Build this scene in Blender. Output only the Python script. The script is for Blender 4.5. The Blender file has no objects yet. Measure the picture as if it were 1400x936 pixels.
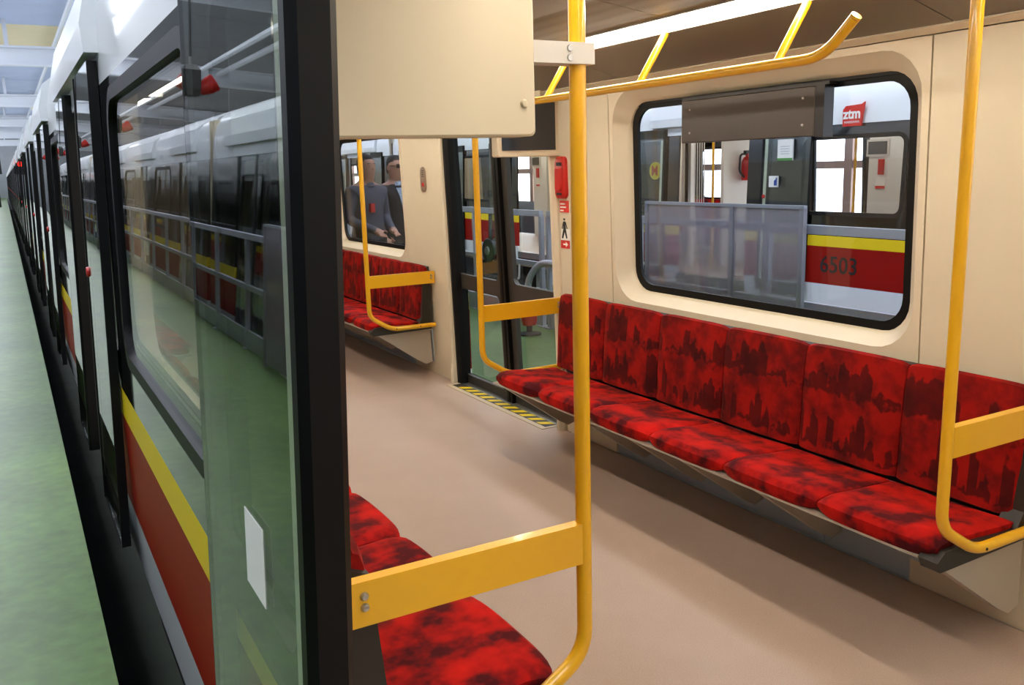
import bpy, bmesh, math, random
import numpy as np
from mathutils import Vector, Matrix
random.seed(7)
PI = math.pi
scene = bpy.context.scene
col = scene.collection

# ------------------------------------------------------------------ camera
CAMF, YAW, PITCH, ROLL, CZ = 1210.3, 0.5093, 0.1949, -0.0288, 1.61
def make_camera():
    cy, sy, cp, sp = math.cos(YAW), math.sin(YAW), math.cos(PITCH), math.sin(PITCH)
    F = Vector((sy*cp, cy*cp, -sp)); R = Vector((cy, -sy, 0)); U = R.cross(F)
    c, s = math.cos(ROLL), math.sin(ROLL)
    R, U = c*R + s*U, -s*R + c*U
    cam = bpy.data.cameras.new('camera')
    cam.sensor_width = 36; cam.lens = CAMF/1400*36
    cam.clip_start = 0.02; cam.clip_end = 400
    o = bpy.data.objects.new('camera', cam); col.objects.link(o)
    m = Matrix((R, U, -F)).transposed().to_4x4(); m.translation = (0, 0, CZ)
    o.matrix_world = m
    scene.camera = o
make_camera()

# ------------------------------------------------------------------ world, exposure
world = bpy.data.worlds.new('world'); scene.world = world; world.use_nodes = True
bg = world.node_tree.nodes['Background']
bg.inputs[0].default_value = (0.80, 0.90, 1.0, 1); bg.inputs[1].default_value = 0.5
vs = scene.view_settings
vs.view_transform = 'Standard'; vs.look = 'None'; vs.gamma = 1.0; vs.use_curve_mapping = False
vs.exposure = 0.0
scene.cycles.use_denoising = True
scene.cycles.max_bounces = 9; scene.cycles.transparent_max_bounces = 24
scene.cycles.glossy_bounces = 5; scene.cycles.diffuse_bounces = 4
scene.cycles.caustics_reflective = False; scene.cycles.caustics_refractive = False
scene.cycles.sample_clamp_indirect = 6.0

INTERIOR_LIGHT = 29.0       # warm strips in the car ceiling
HALL_LAMP = 45.0           # W of each pendant lamp of the depot
WINDOW_LIGHT = 6.0          # daylight in the hall windows
SKYLIGHT = 12.0  # unseen roof strips, added to light headers and the neighbouring roof

# ------------------------------------------------------------------ materials
def lin(h):
    r = []
    for i in (0, 2, 4):
        v = int(h[i:i+2], 16)/255
        r.append(v/12.92 if v <= 0.04045 else ((v+0.055)/1.055)**2.4)
    return (*r, 1)
def newmat(name):
    m = bpy.data.materials.new(name); m.use_nodes = True
    return m, m.node_tree.nodes, m.node_tree.links
def plain(name, h, rough=0.5, metal=0.0, spec=0.5, noise=0.0, nscale=30, bump=0.0, coat=0.0):
    m, N, L = newmat(name); b = N['Principled BSDF']
    c = lin(h); b.inputs['Base Color'].default_value = c
    b.inputs['Roughness'].default_value = rough; b.inputs['Metallic'].default_value = metal
    b.inputs['Specular IOR Level'].default_value = spec
    b.inputs['Coat Weight'].default_value = coat; b.inputs['Coat Roughness'].default_value = 0.05
    if noise or bump:
        t = N.new('ShaderNodeTexCoord'); n = N.new('ShaderNodeTexNoise')
        n.inputs['Scale'].default_value = nscale; n.inputs['Detail'].default_value = 4
        L.new(t.outputs['Object'], n.inputs['Vector'])
        if noise:
            r = N.new('ShaderNodeMapRange'); r.inputs[1].default_value = .3; r.inputs[2].default_value = .7
            r.inputs[3].default_value = 1-noise; r.inputs[4].default_value = 1+noise
            mx = N.new('ShaderNodeVectorMath'); mx.operation = 'SCALE'; mx.inputs[0].default_value = c[:3]
            L.new(n.outputs[0], r.inputs[0]); L.new(r.outputs[0], mx.inputs['Scale'])
            L.new(mx.outputs[0], b.inputs['Base Color'])
        if bump:
            bp = N.new('ShaderNodeBump'); bp.inputs['Strength'].default_value = bump
            bp.inputs['Distance'].default_value = 0.004
            L.new(n.outputs[0], bp.inputs['Height']); L.new(bp.outputs[0], b.inputs['Normal'])
    return m
def emit(name, h, s):
    m, N, L = newmat(name); N.remove(N['Principled BSDF'])
    e = N.new('ShaderNodeEmission'); e.inputs[0].default_value = lin(h); e.inputs[1].default_value = s
    L.new(e.outputs[0], N['Material Output'].inputs[0]); return m
def glass(name, tint, ior, rough=0.0):
    m, N, L = newmat(name); N.remove(N['Principled BSDF'])
    t = N.new('ShaderNodeBsdfTransparent'); t.inputs[0].default_value = (*tint, 1)
    g = N.new('ShaderNodeBsdfGlossy'); g.inputs['Roughness'].default_value = rough
    f = N.new('ShaderNodeFresnel')
    # thin pane without bending of the ray: the same outside index counts on both faces
    gm = N.new('ShaderNodeNewGeometry'); ir = N.new('ShaderNodeMix'); ir.data_type = 'FLOAT'
    ir.inputs[2].default_value = ior; ir.inputs[3].default_value = 1/ior
    L.new(gm.outputs['Backfacing'], ir.inputs[0]); L.new(ir.outputs[0], f.inputs[0])
    x = N.new('ShaderNodeMixShader')
    L.new(f.outputs[0], x.inputs[0]); L.new(t.outputs[0], x.inputs[1]); L.new(g.outputs[0], x.inputs[2])
    L.new(x.outputs[0], N['Material Output'].inputs[0]); return m

M = {}
M['cream'] = plain('cream_laminate', 'ddd0b6', 0.42, noise=0.015, nscale=6)
M['ceiling'] = None
M['grey_skirt'] = plain('grey_skirt', 'b4c2cc', 0.5)
M['pan'] = plain('seat_pan_grey', 'b3aa9c', 0.4)
M['yellow'] = plain('yellow_enamel', 'ecb21e', 0.28, coat=0.3)
M['steel'] = plain('bolt_steel', 'b9b9b9', 0.3, 0.9)
M['black_plastic'] = plain('black_plastic', '26241f', 0.5)
M['rubber'] = plain('black_rubber', '060607', 0.45, spec=.25)
M['door_frame'] = plain('door_frame_grey', '37332e', 0.45)
M['light_grey'] = plain('light_grey_plastic', 'd2cdc6', 0.4)
M['brown_box'] = plain('dark_brown_box', '3d3530', 0.36, noise=.05)
M['box_side'] = plain('box_side_black', '17161a', 0.4)
M['screen'] = plain('dark_screen', '22232a', 0.18, spec=.6)
M['red_plastic'] = plain('red_plastic', 'c01f18', 0.35)
M['red_print'] = plain('red_print', 'd22a20', 0.5)
M['white_print'] = plain('white_print', 'f2f0ea', 0.5)
M['black_print'] = plain('black_print', '141414', 0.5)
M['yellow_print'] = plain('yellow_print', 'ecd02c', 0.5)
M['blue_print'] = plain('blue_print', '1f3d8c', 0.5)
M['white_paint'] = plain('white_paint', 'e9ecee', 0.3, coat=.3)
M['red_paint'] = plain('red_paint', '93150c', 0.45, spec=.15)
M['stripe_yellow'] = plain('stripe_yellow', 'e6c81e', 0.4, spec=.2)
M['black_band'] = plain('black_glass_band', '030404', 0.05, spec=0.9)
M['under'] = plain('underframe_black', '0c0d0e', 0.7, noise=.4, nscale=4)
M['pit'] = plain('pit_floor', '20281c', 0.8, noise=.4, nscale=2)
M['concrete'] = plain('concrete_grey', '77756f', 0.8, noise=.15, nscale=3)
M['rail_grey'] = plain('railing_grey', 'a9adb8', 0.4, 0.2)
M['hazard_dark'] = plain('sill_dark', '2b2520', 0.5)
M['sill_beige'] = plain('sill_beige', 'c2b195', 0.5)
M['alu'] = plain('aluminium', '9a9a98', 0.35, 0.8)
M['trim_cream'] = plain('door_edge_trim', 'fbf6dc', 0.45)  # pale colour for the reflection painted behind the door glass
M['glass_win'] = glass('window_glass', (.90, .92, .94), 1.45)
M['glass_leaf'] = glass('door_glass', (.88, .92, .90), 1.72)
M['glass_out'] = glass('tinted_glass', (.74, .78, .77), 1.65)
M['glass_in'] = glass('door_glass_inside', (.90, .93, .92), 1.45)
M['strip'] = emit('warm_light_strip', 'fff2df', INTERIOR_LIGHT)
M['window_day'] = emit('daylight_pane', 'f4f8ff', WINDOW_LIGHT)
M['sky_day'] = emit('skylight_pane', 'eef4ff', SKYLIGHT)
M['lamp_glow'] = emit('lamp_glow', 'fff6e6', 14)
M['mullion'] = plain('mullion_brown', 'a88676', 0.6)
M['roof_blue'] = plain('roof_panel_blue', 'b4c0da', 0.6, noise=.05, nscale=.6)
M['roof_grey'] = plain('roof_panel_grey', '7f8286', 0.7, noise=.08, nscale=.5)
M['roof_yellow'] = plain('roof_panel_yellow', 'd9cba2', 0.6, noise=.05, nscale=.6)
M['beam'] = plain('beam_white', 'd3d7dd', 0.5)
M['hall_wall'] = plain('hall_wall', '8d9296', 0.8, noise=.1, nscale=.7)
M['lamp_body'] = plain('lamp_metal', 'b9bcc0', 0.35, .7)
M['skin'] = plain('skin', 'c08d72', 0.55)
M['hair'] = plain('dark_hair', '191410', 0.7)
M['grey_shirt'] = plain('grey_shirt', '4a4d58', 0.85, noise=.1, nscale=20)
M['black_jacket'] = plain('black_jacket', '1c1c20', 0.8, noise=.2, nscale=20)
M['trousers'] = plain('dark_trousers', '23252c', 0.85)
M['check_shirt'] = plain('check_shirt', 'a9b6c4', 0.8, noise=.5, nscale=60)
M['lens'] = plain('spectacle_black', '0a0a0a', 0.3)

def ceiling_mat():
    m, N, L = newmat('perforated_ceiling'); b = N['Principled BSDF']
    t = N.new('ShaderNodeTexCoord'); v = N.new('ShaderNodeTexVoronoi')
    v.inputs['Scale'].default_value = 95; v.inputs['Randomness'].default_value = 0.0
    L.new(t.outputs['Object'], v.inputs['Vector'])
    r = N.new('ShaderNodeMapRange'); r.inputs[1].default_value = .2; r.inputs[2].default_value = .38
    L.new(v.outputs['Distance'], r.inputs[0])
    x = N.new('ShaderNodeMix'); x.data_type = 'RGBA'
    x.inputs[6].default_value = lin('3b342d'); x.inputs[7].default_value = lin('80766b')
    L.new(r.outputs[0], x.inputs[0]); L.new(x.outputs[2], b.inputs['Base Color'])
    b.inputs['Roughness'].default_value = .5
    return m
M['ceiling_perf'] = ceiling_mat()
M['ceiling'] = plain('ceiling_panel', '7c7269', 0.45)

def fabric(name, back=False):
    m, N, L = newmat(name); b = N['Principled BSDF']
    t = N.new('ShaderNodeTexCoord'); oi = N.new('ShaderNodeObjectInfo')
    ad = N.new('ShaderNodeVectorMath'); ad.operation = 'ADD'
    sc = N.new('ShaderNodeVectorMath'); sc.operation = 'SCALE'; sc.inputs[0].default_value = (13.1, 7.7, 3.3)
    L.new(oi.outputs['Random'], sc.inputs['Scale'])
    L.new(t.outputs['Object'], ad.inputs[0]); L.new(sc.outputs[0], ad.inputs[1])
    n = N.new('ShaderNodeTexNoise'); n.inputs['Scale'].default_value = 8.5; n.inputs['Detail'].default_value = 3.5
    n.inputs['Roughness'].default_value = .55
    L.new(ad.outputs[0], n.inputs['Vector'])
    ramp = N.new('ShaderNodeValToRGB')
    e = ramp.color_ramp.elements
    if back:
        e[0].position = .36; e[0].color = lin('5a0d0c'); e[1].position = .60; e[1].color = lin('98120b')
    else:
        e[0].position = .38; e[0].color = lin('45090f'); e[1].position = .56; e[1].color = lin('ac1009')
        e.new(.74).color = lin('c8160b')
    L.new(n.outputs[0], ramp.inputs[0])
    outc = ramp.outputs[0]
    if back:   # woven city motif: two rows of dark uneven silhouettes
        def skyline(z0, hgt, scale, seed):
            sx = N.new('ShaderNodeSeparateXYZ'); L.new(t.outputs['Object'], sx.inputs[0])
            yy = N.new('ShaderNodeMath'); yy.operation = 'MULTIPLY_ADD'; yy.inputs[1].default_value = 7.3; yy.inputs[2].default_value = seed
            L.new(oi.outputs['Random'], yy.inputs[0])
            ys = N.new('ShaderNodeMath'); ys.operation = 'ADD'; L.new(sx.outputs[1], ys.inputs[0]); L.new(yy.outputs[0], ys.inputs[1])
            v = N.new('ShaderNodeTexVoronoi'); v.voronoi_dimensions = '1D'; v.inputs['Scale'].default_value = scale
            L.new(ys.outputs[0], v.inputs['W'])
            sc_ = N.new('ShaderNodeSeparateColor'); L.new(v.outputs['Color'], sc_.inputs[0])
            h = N.new('ShaderNodeMath'); h.operation = 'MULTIPLY'; h.inputs[1].default_value = hgt; L.new(sc_.outputs[0], h.inputs[0])
            rd = N.new('ShaderNodeMath'); rd.operation = 'MULTIPLY'; rd.inputs[1].default_value = -.05*scale/20; L.new(v.outputs['Distance'], rd.inputs[0])
            h2 = N.new('ShaderNodeMath'); h2.operation = 'ADD'; L.new(h.outputs[0], h2.inputs[0]); L.new(rd.outputs[0], h2.inputs[1])
            nz = N.new('ShaderNodeMath'); nz.operation = 'MULTIPLY_ADD'; nz.inputs[1].default_value = .12; nz.inputs[2].default_value = z0-.06
            n3 = N.new('ShaderNodeTexNoise'); n3.inputs['Scale'].default_value = 22; L.new(ad.outputs[0], n3.inputs['Vector']); L.new(n3.outputs[0], nz.inputs[0])
            dz = N.new('ShaderNodeMath'); dz.operation = 'SUBTRACT'; L.new(sx.outputs[2], dz.inputs[0]); L.new(nz.outputs[0], dz.inputs[1])
            up = N.new('ShaderNodeMapRange'); up.inputs[1].default_value = -.012; up.inputs[2].default_value = .004; L.new(dz.outputs[0], up.inputs[0])
            d2 = N.new('ShaderNodeMath'); d2.operation = 'SUBTRACT'; L.new(h2.outputs[0], d2.inputs[0]); L.new(dz.outputs[0], d2.inputs[1])
            dn = N.new('ShaderNodeMapRange'); dn.inputs[1].default_value = -.004; dn.inputs[2].default_value = .012; L.new(d2.outputs[0], dn.inputs[0])
            mu = N.new('ShaderNodeMath'); mu.operation = 'MULTIPLY'; L.new(up.outputs[0], mu.inputs[0]); L.new(dn.outputs[0], mu.inputs[1])
            return mu.outputs[0]
        a = N.new('ShaderNodeMath'); a.operation = 'MAXIMUM'
        L.new(skyline(.48, .20, 26, 0.0), a.inputs[0]); L.new(skyline(.70, .17, 19, 3.7), a.inputs[1])
        f = N.new('ShaderNodeMath'); f.operation = 'MULTIPLY'; f.inputs[1].default_value = .72; L.new(a.outputs[0], f.inputs[0])
        x = N.new('ShaderNodeMix'); x.data_type = 'RGBA'; x.inputs[7].default_value = lin('220a0b')
        L.new(f.outputs[0], x.inputs[0]); L.new(outc, x.inputs[6]); outc = x.outputs[2]
    L.new(outc, b.inputs['Base Color'])
    b.inputs['Roughness'].default_value = .9; b.inputs['Specular IOR Level'].default_value = .15
    b.inputs['Sheen Weight'].default_value = .15; b.inputs['Sheen Roughness'].default_value = .4
    b.inputs['Sheen Tint'].default_value = lin('ff5a3a')
    fn = N.new('ShaderNodeTexNoise'); fn.inputs['Scale'].default_value = 700
    bp = N.new('ShaderNodeBump'); bp.inputs['Strength'].default_value = .25; bp.inputs['Distance'].default_value = .001
    L.new(t.outputs['Object'], fn.inputs['Vector']); L.new(fn.outputs[0], bp.inputs['Height']); L.new(bp.outputs[0], b.inputs['Normal'])
    return m
M['seat'] = fabric('red_seat_moquette'); M['back'] = fabric('red_back_moquette', True)

def floor_mat(name, a, c, scale, rough, speck=0.0, rvar=0.0, pos=(.35, .65), amp=(.82, 1.15)):
    m, N, L = newmat(name); b = N['Principled BSDF']
    t = N.new('ShaderNodeTexCoord'); n = N.new('ShaderNodeTexNoise')
    n.inputs['Scale'].default_value = scale; n.inputs['Detail'].default_value = 6; n.inputs['Roughness'].default_value = .6
    L.new(t.outputs['Object'], n.inputs['Vector'])
    ramp = N.new('ShaderNodeValToRGB'); e = ramp.color_ramp.elements
    e[0].position = pos[0]; e[0].color = lin(a); e[1].position = pos[1]; e[1].color = lin(c)
    L.new(n.outputs[0], ramp.inputs[0]); out = ramp.outputs[0]
    if speck:
        n2 = N.new('ShaderNodeTexNoise'); n2.inputs['Scale'].default_value = speck; n2.inputs['Detail'].default_value = 5
        L.new(t.outputs['Object'], n2.inputs['Vector'])
        r = N.new('ShaderNodeMapRange'); r.inputs[1].default_value = .25; r.inputs[2].default_value = .75
        r.inputs[3].default_value = amp[0]; r.inputs[4].default_value = amp[1]
        L.new(n2.outputs[0], r.inputs[0])
        x = N.new('ShaderNodeVectorMath'); x.operation = 'SCALE'
        L.new(out, x.inputs[0]); L.new(r.outputs[0], x.inputs['Scale']); out = x.outputs[0]
    L.new(out, b.inputs['Base Color'])
    b.inputs['Roughness'].default_value = rough
    if rvar:
        r = N.new('ShaderNodeMapRange'); r.inputs[1].default_value = .3; r.inputs[2].default_value = .7
        r.inputs[3].default_value = rough-rvar; r.inputs[4].default_value = rough+rvar
        L.new(n.outputs[0], r.inputs[0]); L.new(r.outputs[0], b.inputs['Roughness'])
    return m
M['floor'] = floor_mat('beige_vinyl_floor', 'b29c8c', 'bba595', 1.5, .42, 260)
M['green'] = floor_mat('green_painted_floor', '46602a', '5e7e36', .8, .38, 14, 0, (.3, .7), (.72, 1.16))
M['green'].node_tree.nodes['Principled BSDF'].inputs['Specular IOR Level'].default_value = .3

def frosted():
    m, N, L = newmat('frosted_sheet'); N.remove(N['Principled BSDF'])
    t = N.new('ShaderNodeBsdfTransparent'); d = N.new('ShaderNodeBsdfPrincipled')
    d.inputs['Base Color'].default_value = lin('a5a0ac'); d.inputs['Roughness'].default_value = .5
    x = N.new('ShaderNodeMixShader'); x.inputs[0].default_value = .52
    L.new(t.outputs[0], x.inputs[1]); L.new(d.outputs[0], x.inputs[2])
    L.new(x.outputs[0], N['Material Output'].inputs[0]); return m
M['frosted'] = frosted()

# ------------------------------------------------------------------ geometry helpers
class MB:
    def __init__(s): s.v = []; s.f = []
    def box(s, x0, x1, y0, y1, z0, z1):
        b = len(s.v)
        s.v += [(x, y, z) for x in (x0, x1) for y in (y0, y1) for z in (z0, z1)]
        s.f += [tuple(b+i for i in q) for q in ((0,1,3,2),(4,6,7,5),(0,4,5,1),(2,3,7,6),(0,2,6,4),(1,5,7,3))]
        return s
    def loops(s, L, ring=False, cap=True):
        b = len(s.v); n = len(L[0])
        for l in L: s.v += [tuple(p) for p in l]
        m = len(L)
        for k in range(m if ring else m-1):
            k2 = (k+1) % m
            for i in range(n):
                j = (i+1) % n
                s.f.append((b+k*n+i, b+k*n+j, b+k2*n+j, b+k2*n+i))
        if cap and not ring:
            s.f.append(tuple(b+i for i in range(n))[::-1]); s.f.append(tuple(b+(m-1)*n+i for i in range(n)))
        return s
    def prism(s, poly, axis, a, c):
        def P(p, t):
            return (t, p[0], p[1]) if axis == 0 else (p[0], t, p[1]) if axis == 1 else (p[0], p[1], t)
        return s.loops([[P(p, a) for p in poly], [P(p, c) for p in poly]])
    def tube(s, path, r, n=12, radii=None):
        P = [Vector(p) for p in path]; L = []
        up = Vector((.31, .77, .55)).normalized()
        prev = None
        for i, p in enumerate(P):
            t = ((P[min(i+1, len(P)-1)]-p).normalized() if i == 0 else (p-P[i-1]).normalized() if i == len(P)-1
                 else ((P[i+1]-p).normalized()+(p-P[i-1]).normalized()).normalized())
            if prev is None:
                a = t.cross(up).normalized()
            else:
                a = (prev-t*prev.dot(t)).normalized()
            prev = a; c = t.cross(a); rr = radii[i] if radii else r
            L.append([p+rr*(math.cos(2*PI*k/n)*a+math.sin(2*PI*k/n)*c) for k in range(n)])
        return s.loops(L)
    def lathe(s, prof, c=(0,0,0), n=20, axis=2):
        L = []
        for r, h in prof:
            l = []
            for k in range(n):
                a = 2*PI*k/n; u, w = r*math.cos(a), r*math.sin(a)
                p = (u, w, h) if axis == 2 else (u, h, w) if axis == 1 else (h, u, w)
                l.append((c[0]+p[0], c[1]+p[1], c[2]+p[2]))
            L.append(l)
        return s.loops(L)
    def mesh(s, name, mat=None, smooth=False):
        me = bpy.data.meshes.new(name); me.from_pydata(s.v, [], s.f); me.update()
        bm = bmesh.new(); bm.from_mesh(me); bmesh.ops.recalc_face_normals(bm, faces=bm.faces); bm.to_mesh(me); bm.free()
        if mat: me.materials.append(M[mat] if isinstance(mat, str) else mat)
        if smooth:
            me.polygons.foreach_set('use_smooth', [True]*len(me.polygons))
            try: me.set_sharp_from_angle(angle=math.radians(38))
            except Exception: pass
        return me
def ob(name, me, parent=None, loc=(0,0,0), rotz=0.0, mat=None, smooth=False):
    if isinstance(me, MB): me = me.mesh(name, mat, smooth)
    o = bpy.data.objects.new(name, me); col.objects.link(o)
    o.location = loc; o.rotation_euler = (0, 0, rotz)
    if parent: o.parent = parent
    return o
def thing(name, label, cat, loc=(0,0,0), rotz=0.0, group=None):
    o = bpy.data.objects.new(name, None); col.objects.link(o); o.empty_display_size = .1
    o.location = loc; o.rotation_euler = (0, 0, rotz)
    o['label'] = label; o['category'] = cat
    if group: o['group'] = group
    return o
def struct(o, label):
    o['kind'] = 'structure'; o['label'] = label; return o
def sempty(name, label, loc=(0,0,0), rotz=0.0):
    o = bpy.data.objects.new(name, None); col.objects.link(o); o.empty_display_size = .1
    o.location = loc; o.rotation_euler = (0, 0, rotz); return struct(o, label)
def rr(y0, y1, z0, z1, r, n=6):
    """rounded rectangle in (y,z), counter-clockwise"""
    P = []
    for cy, cz, a0 in ((y1-r, z1-r, 0), (y0+r, z1-r, 90), (y0+r, z0+r, 180), (y1-r, z0+r, 270)):
        for k in range(n+1):
            a = math.radians(a0+90*k/n); P.append((cy+r*math.cos(a), cz+r*math.sin(a)))
    return P
def bez(pts, rad, n=6):
    """polyline with rounded corners"""
    P = [Vector(p) for p in pts]; out = [P[0]]
    for i in range(1, len(P)-1):
        a = P[i-1]-P[i]; b = P[i+1]-P[i]
        d = min(rad, a.length*.49, b.length*.49)
        p0 = P[i]+a.normalized()*d; p1 = P[i]+b.normalized()*d
        for k in range(n+1):
            t = k/n; out.append(p0*(1-t)**2+P[i]*2*t*(1-t)+p1*t*t)
    out.append(P[-1]); return out
def text_mesh(txt, size, mat, depth=0.0008, bold=0.0):
    c = bpy.data.curves.new('lettering', 'FONT'); c.body = txt; c.size = size; c.extrude = depth
    c.align_x = 'CENTER'; c.align_y = 'CENTER'; c.offset = bold; c.resolution_u = 3
    o = bpy.data.objects.new('tmp', c); col.objects.link(o)
    bpy.context.view_layer.update()
    me = bpy.data.meshes.new_from_object(o.evaluated_get(bpy.context.evaluated_depsgraph_get()))
    bpy.data.objects.remove(o); bpy.data.curves.remove(c)
    me.materials.clear(); me.materials.append(M[mat]); return me
def put_text(name, me, parent, loc, normal):
    """stand the lettering upright, readable from the side the normal points to"""
    o = bpy.data.objects.new(name, me); col.objects.link(o); o.parent = parent
    n = Vector(normal).normalized(); z = Vector((0, 0, 1)); x = z.cross(n)
    m = Matrix((x, z, n)).transposed().to_4x4(); m.translation = loc
    o.matrix_local = m; return o

# ------------------------------------------------------------------ train cross-section (local: car centre x=0, right side +x)
XC, D, HALF = 1.66, 4.77, 0.71
YC, YCL = 2.875, 3.125                                    # centre of the car one looks into
CARL = 4*D
DOORS = [-1.5*D, -.5*D, .5*D, 1.5*D]
WINS = [-D, 0, D]
def xin(z): return 1.205-.0256*z
def xout(z):
    if z < .1: return 1.312-.0469*(.1-z)
    return 1.312-.036*max(0, z-.56)
def xleaf(z): return 1.385-.040*(z+.05)
CACHE = {}
def cached(key, fn):
    if key not in CACHE: CACHE[key] = fn()
    return CACHE[key]
def strip_mesh(key, y0, y1, zs, mat, th=.05, xf=xout, dx=0.0):
    def f():
        poly = [(xf(z)+dx, z) for z in zs]+[(xf(z)+dx-th, z) for z in reversed(zs)]
        return MB().prism(poly, 1, y0, y1).mesh(key, mat)
    return cached(key, f)
def ring(loop_o, loop_i, xo, xi, th):
    a = [(xo(z), y, z) for y, z in loop_o]; b = [(xi(z), y, z) for y, z in loop_i]
    c = [(xi(z)-th, y, z) for y, z in loop_i]; d = [(xo(z)-th, y, z) for y, z in loop_o]
    return MB().loops([a, b, c, d], ring=True)
WY, WZ0, WZ1, WR = .905, .88, 1.935, .15
BAY = 2.385-HALF
WOFF = .11                                    # windows sit off the middle of the bay
def window_parts(kind):
    wy, z0, z1, r = (WY, WZ0, WZ1, WR) if kind == 'wide' else (.72, .95, 1.86, .11)
    wo = WOFF if kind == 'wide' else 0.0
    def band():
        return ring(rr(-BAY, BAY, .69, 2.0, .0005), rr(wo-wy, wo+wy, z0, z1, r), xout, xout, .03).mesh('window_band', 'black_band')
    def frame():
        return ring(rr(wo-wy-.02, wo+wy+.02, z0-.02, z1+.02, r+.02), rr(wo-wy+.03, wo+wy-.03, z0+.03, z1-.03, r-.03),
                    lambda z: xout(z)+.008, lambda z: xout(z)+.008, .04).mesh('window_frame', 'rubber', True)
    def pane():
        l = rr(wo-wy+.01, wo+wy-.01, z0+.01, z1-.01, r-.01)
        return MB().loops([[(xout(z)-.008, y, z) for y, z in l], [(xout(z)-.014, y, z) for y, z in l]]).mesh('window_pane', 'glass_out' if kind == 'wide' else 'glass_win')
    return [('window_band', cached('band'+kind, band)), ('window_frame', cached('frame'+kind, frame)), ('window_pane', cached('pane'+kind, pane))]
HEADER = cached('header', lambda: MB().prism([(1.31, 2.125), (1.315, 2.24), (1.265, 2.44), (1.16, 2.52), (1.16, 2.38), (1.20, 2.125)], 1, -1.34, 1.34).mesh('header', 'white_paint'))
# door leaf, local y from 0 (closing edge) to LW, closing edge at y=0; z follows the lean of the body side
LW = .80
LZ0, LZ1 = -.06, 2.10
def leaf_loop(y0, y1, z0, z1, r, dx): return [(xleaf(z)+dx, y, z) for y, z in rr(y0, y1, z0, z1, r)]
def leaf_meshes():
    fr = MB()
    zm0, zm1 = .73, .84
    fr.loops([leaf_loop(.035, LW, LZ0, LZ1, .0005, -.007), leaf_loop(.105, LW-.07, zm1, 1.95, .05, -.007),
              leaf_loop(.105, LW-.07, zm1, 1.95, .05, -.040), leaf_loop(.035, LW, zm1-.05, LZ1, .0005, -.040)], ring=True)
    fr2 = MB()
    fr2.loops([leaf_loop(.035, LW, LZ0, zm1-.05, .0005, -.008), leaf_loop(.105, LW-.07, LZ0+.12, zm0, .05, -.008),
               leaf_loop(.105, LW-.07, LZ0+.12, zm0, .05, -.040), leaf_loop(.035, LW, LZ0, zm1-.05, .0005, -.040)], ring=True)
    up = MB()
    up.loops([leaf_loop(.035, LW, zm1-.05, LZ1, .0005, -.008), leaf_loop(.105, LW-.07, zm1, 1.95, .05, -.008),
              leaf_loop(.105, LW-.07, zm1, 1.95, .05, -.040), leaf_loop(.035, LW, zm1-.05, LZ1, .0005, -.040)], ring=True)
    b = len(fr2.v); fr2.v += up.v; fr2.f += [tuple(i+b for i in f) for f in up.f]
    pane = MB().loops([leaf_loop(.03, LW+.004, LZ0, LZ1, .004, 0), leaf_loop(.03, LW+.004, LZ0, LZ1, .004, -.006)])
    seal = MB().loops([[(xleaf(z)+dx, y, z) for dx, y in ((.004, .035), (.004, .008), (-.01, -.006), (-.055, -.006), (-.068, .008), (-.068, .035))] for z in (LZ0, 1, LZ1)])
    groove = MB().loops([[(xleaf(z)+dx, y, z) for dx, y in ((-.02, -.007), (-.026, -.011), (-.038, -.011), (-.044, -.007))] for z in (LZ0, 1, LZ1)])
    trim = MB().loops([[(xleaf(z)+dx, y, z) for dx, y in ((-.0062, .050), (-.0062, .098), (-.0078, .098), (-.0078, .050))] for z in (LZ0+.13, 1, 1.94)])  # pale strip behind the pane, painted to stand for a reflection
    button = MB().lathe([(.001, .010), (.022, .010), (.026, .004), (.026, -.002)], (xleaf(1.15), .07, 1.15), 16, axis=0)
    cap = MB().loops([[(xleaf(z)+dx, y, z) for dx, y in ((-.001, LW+.0045), (-.001, LW+.012), (-.041, LW+.012), (-.041, LW+.0005), (-.008, LW+.0005), (-.008, LW+.0045))] for z in (LZ0, 1, LZ1)])
    return dict(cap=cap.mesh('edge_cap', 'rubber'), frame=fr2.mesh('leaf_frame', 'door_frame'), pane=pane.mesh('pane', 'glass_leaf'), seal=seal.mesh('edge_seal', 'rubber', True),
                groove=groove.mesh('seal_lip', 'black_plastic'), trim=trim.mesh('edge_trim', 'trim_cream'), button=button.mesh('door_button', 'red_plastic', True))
LEAF = leaf_meshes()
def mirror_mesh(me):
    m2 = me.copy(); bm = bmesh.new(); bm.from_mesh(m2)
    for v in bm.verts: v.co.y = -v.co.y
    bmesh.ops.recalc_face_normals(bm, faces=bm.faces); bm.to_mesh(m2); bm.free(); return m2
LEAFM = {k: mirror_mesh(v) for k, v in LEAF.items()}
def add_leaf(parent, yc, sgn, opened, detail=True, rot=0.0):
    """sgn=+1: the leaf that slides to +y. The closing edge sits at yc when shut."""
    S = LEAF if sgn > 0 else LEAFM
    off = yc+sgn*((HALF-.25) if opened else .002)
    dx = 0 if opened else -.066
    c, s = math.cos(rot), math.sin(rot)
    o = ob('door_leaf', S['frame'], parent, (c*dx-s*off, s*dx+c*off, 0), rot)
    ob('pane', S['pane'], o); ob('edge_seal', S['seal'], o); ob('edge_cap', S['cap'], o)
    if detail and opened:
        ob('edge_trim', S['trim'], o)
        if sgn > 0: ob('door_button', S['button'], o)
    return o
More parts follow.
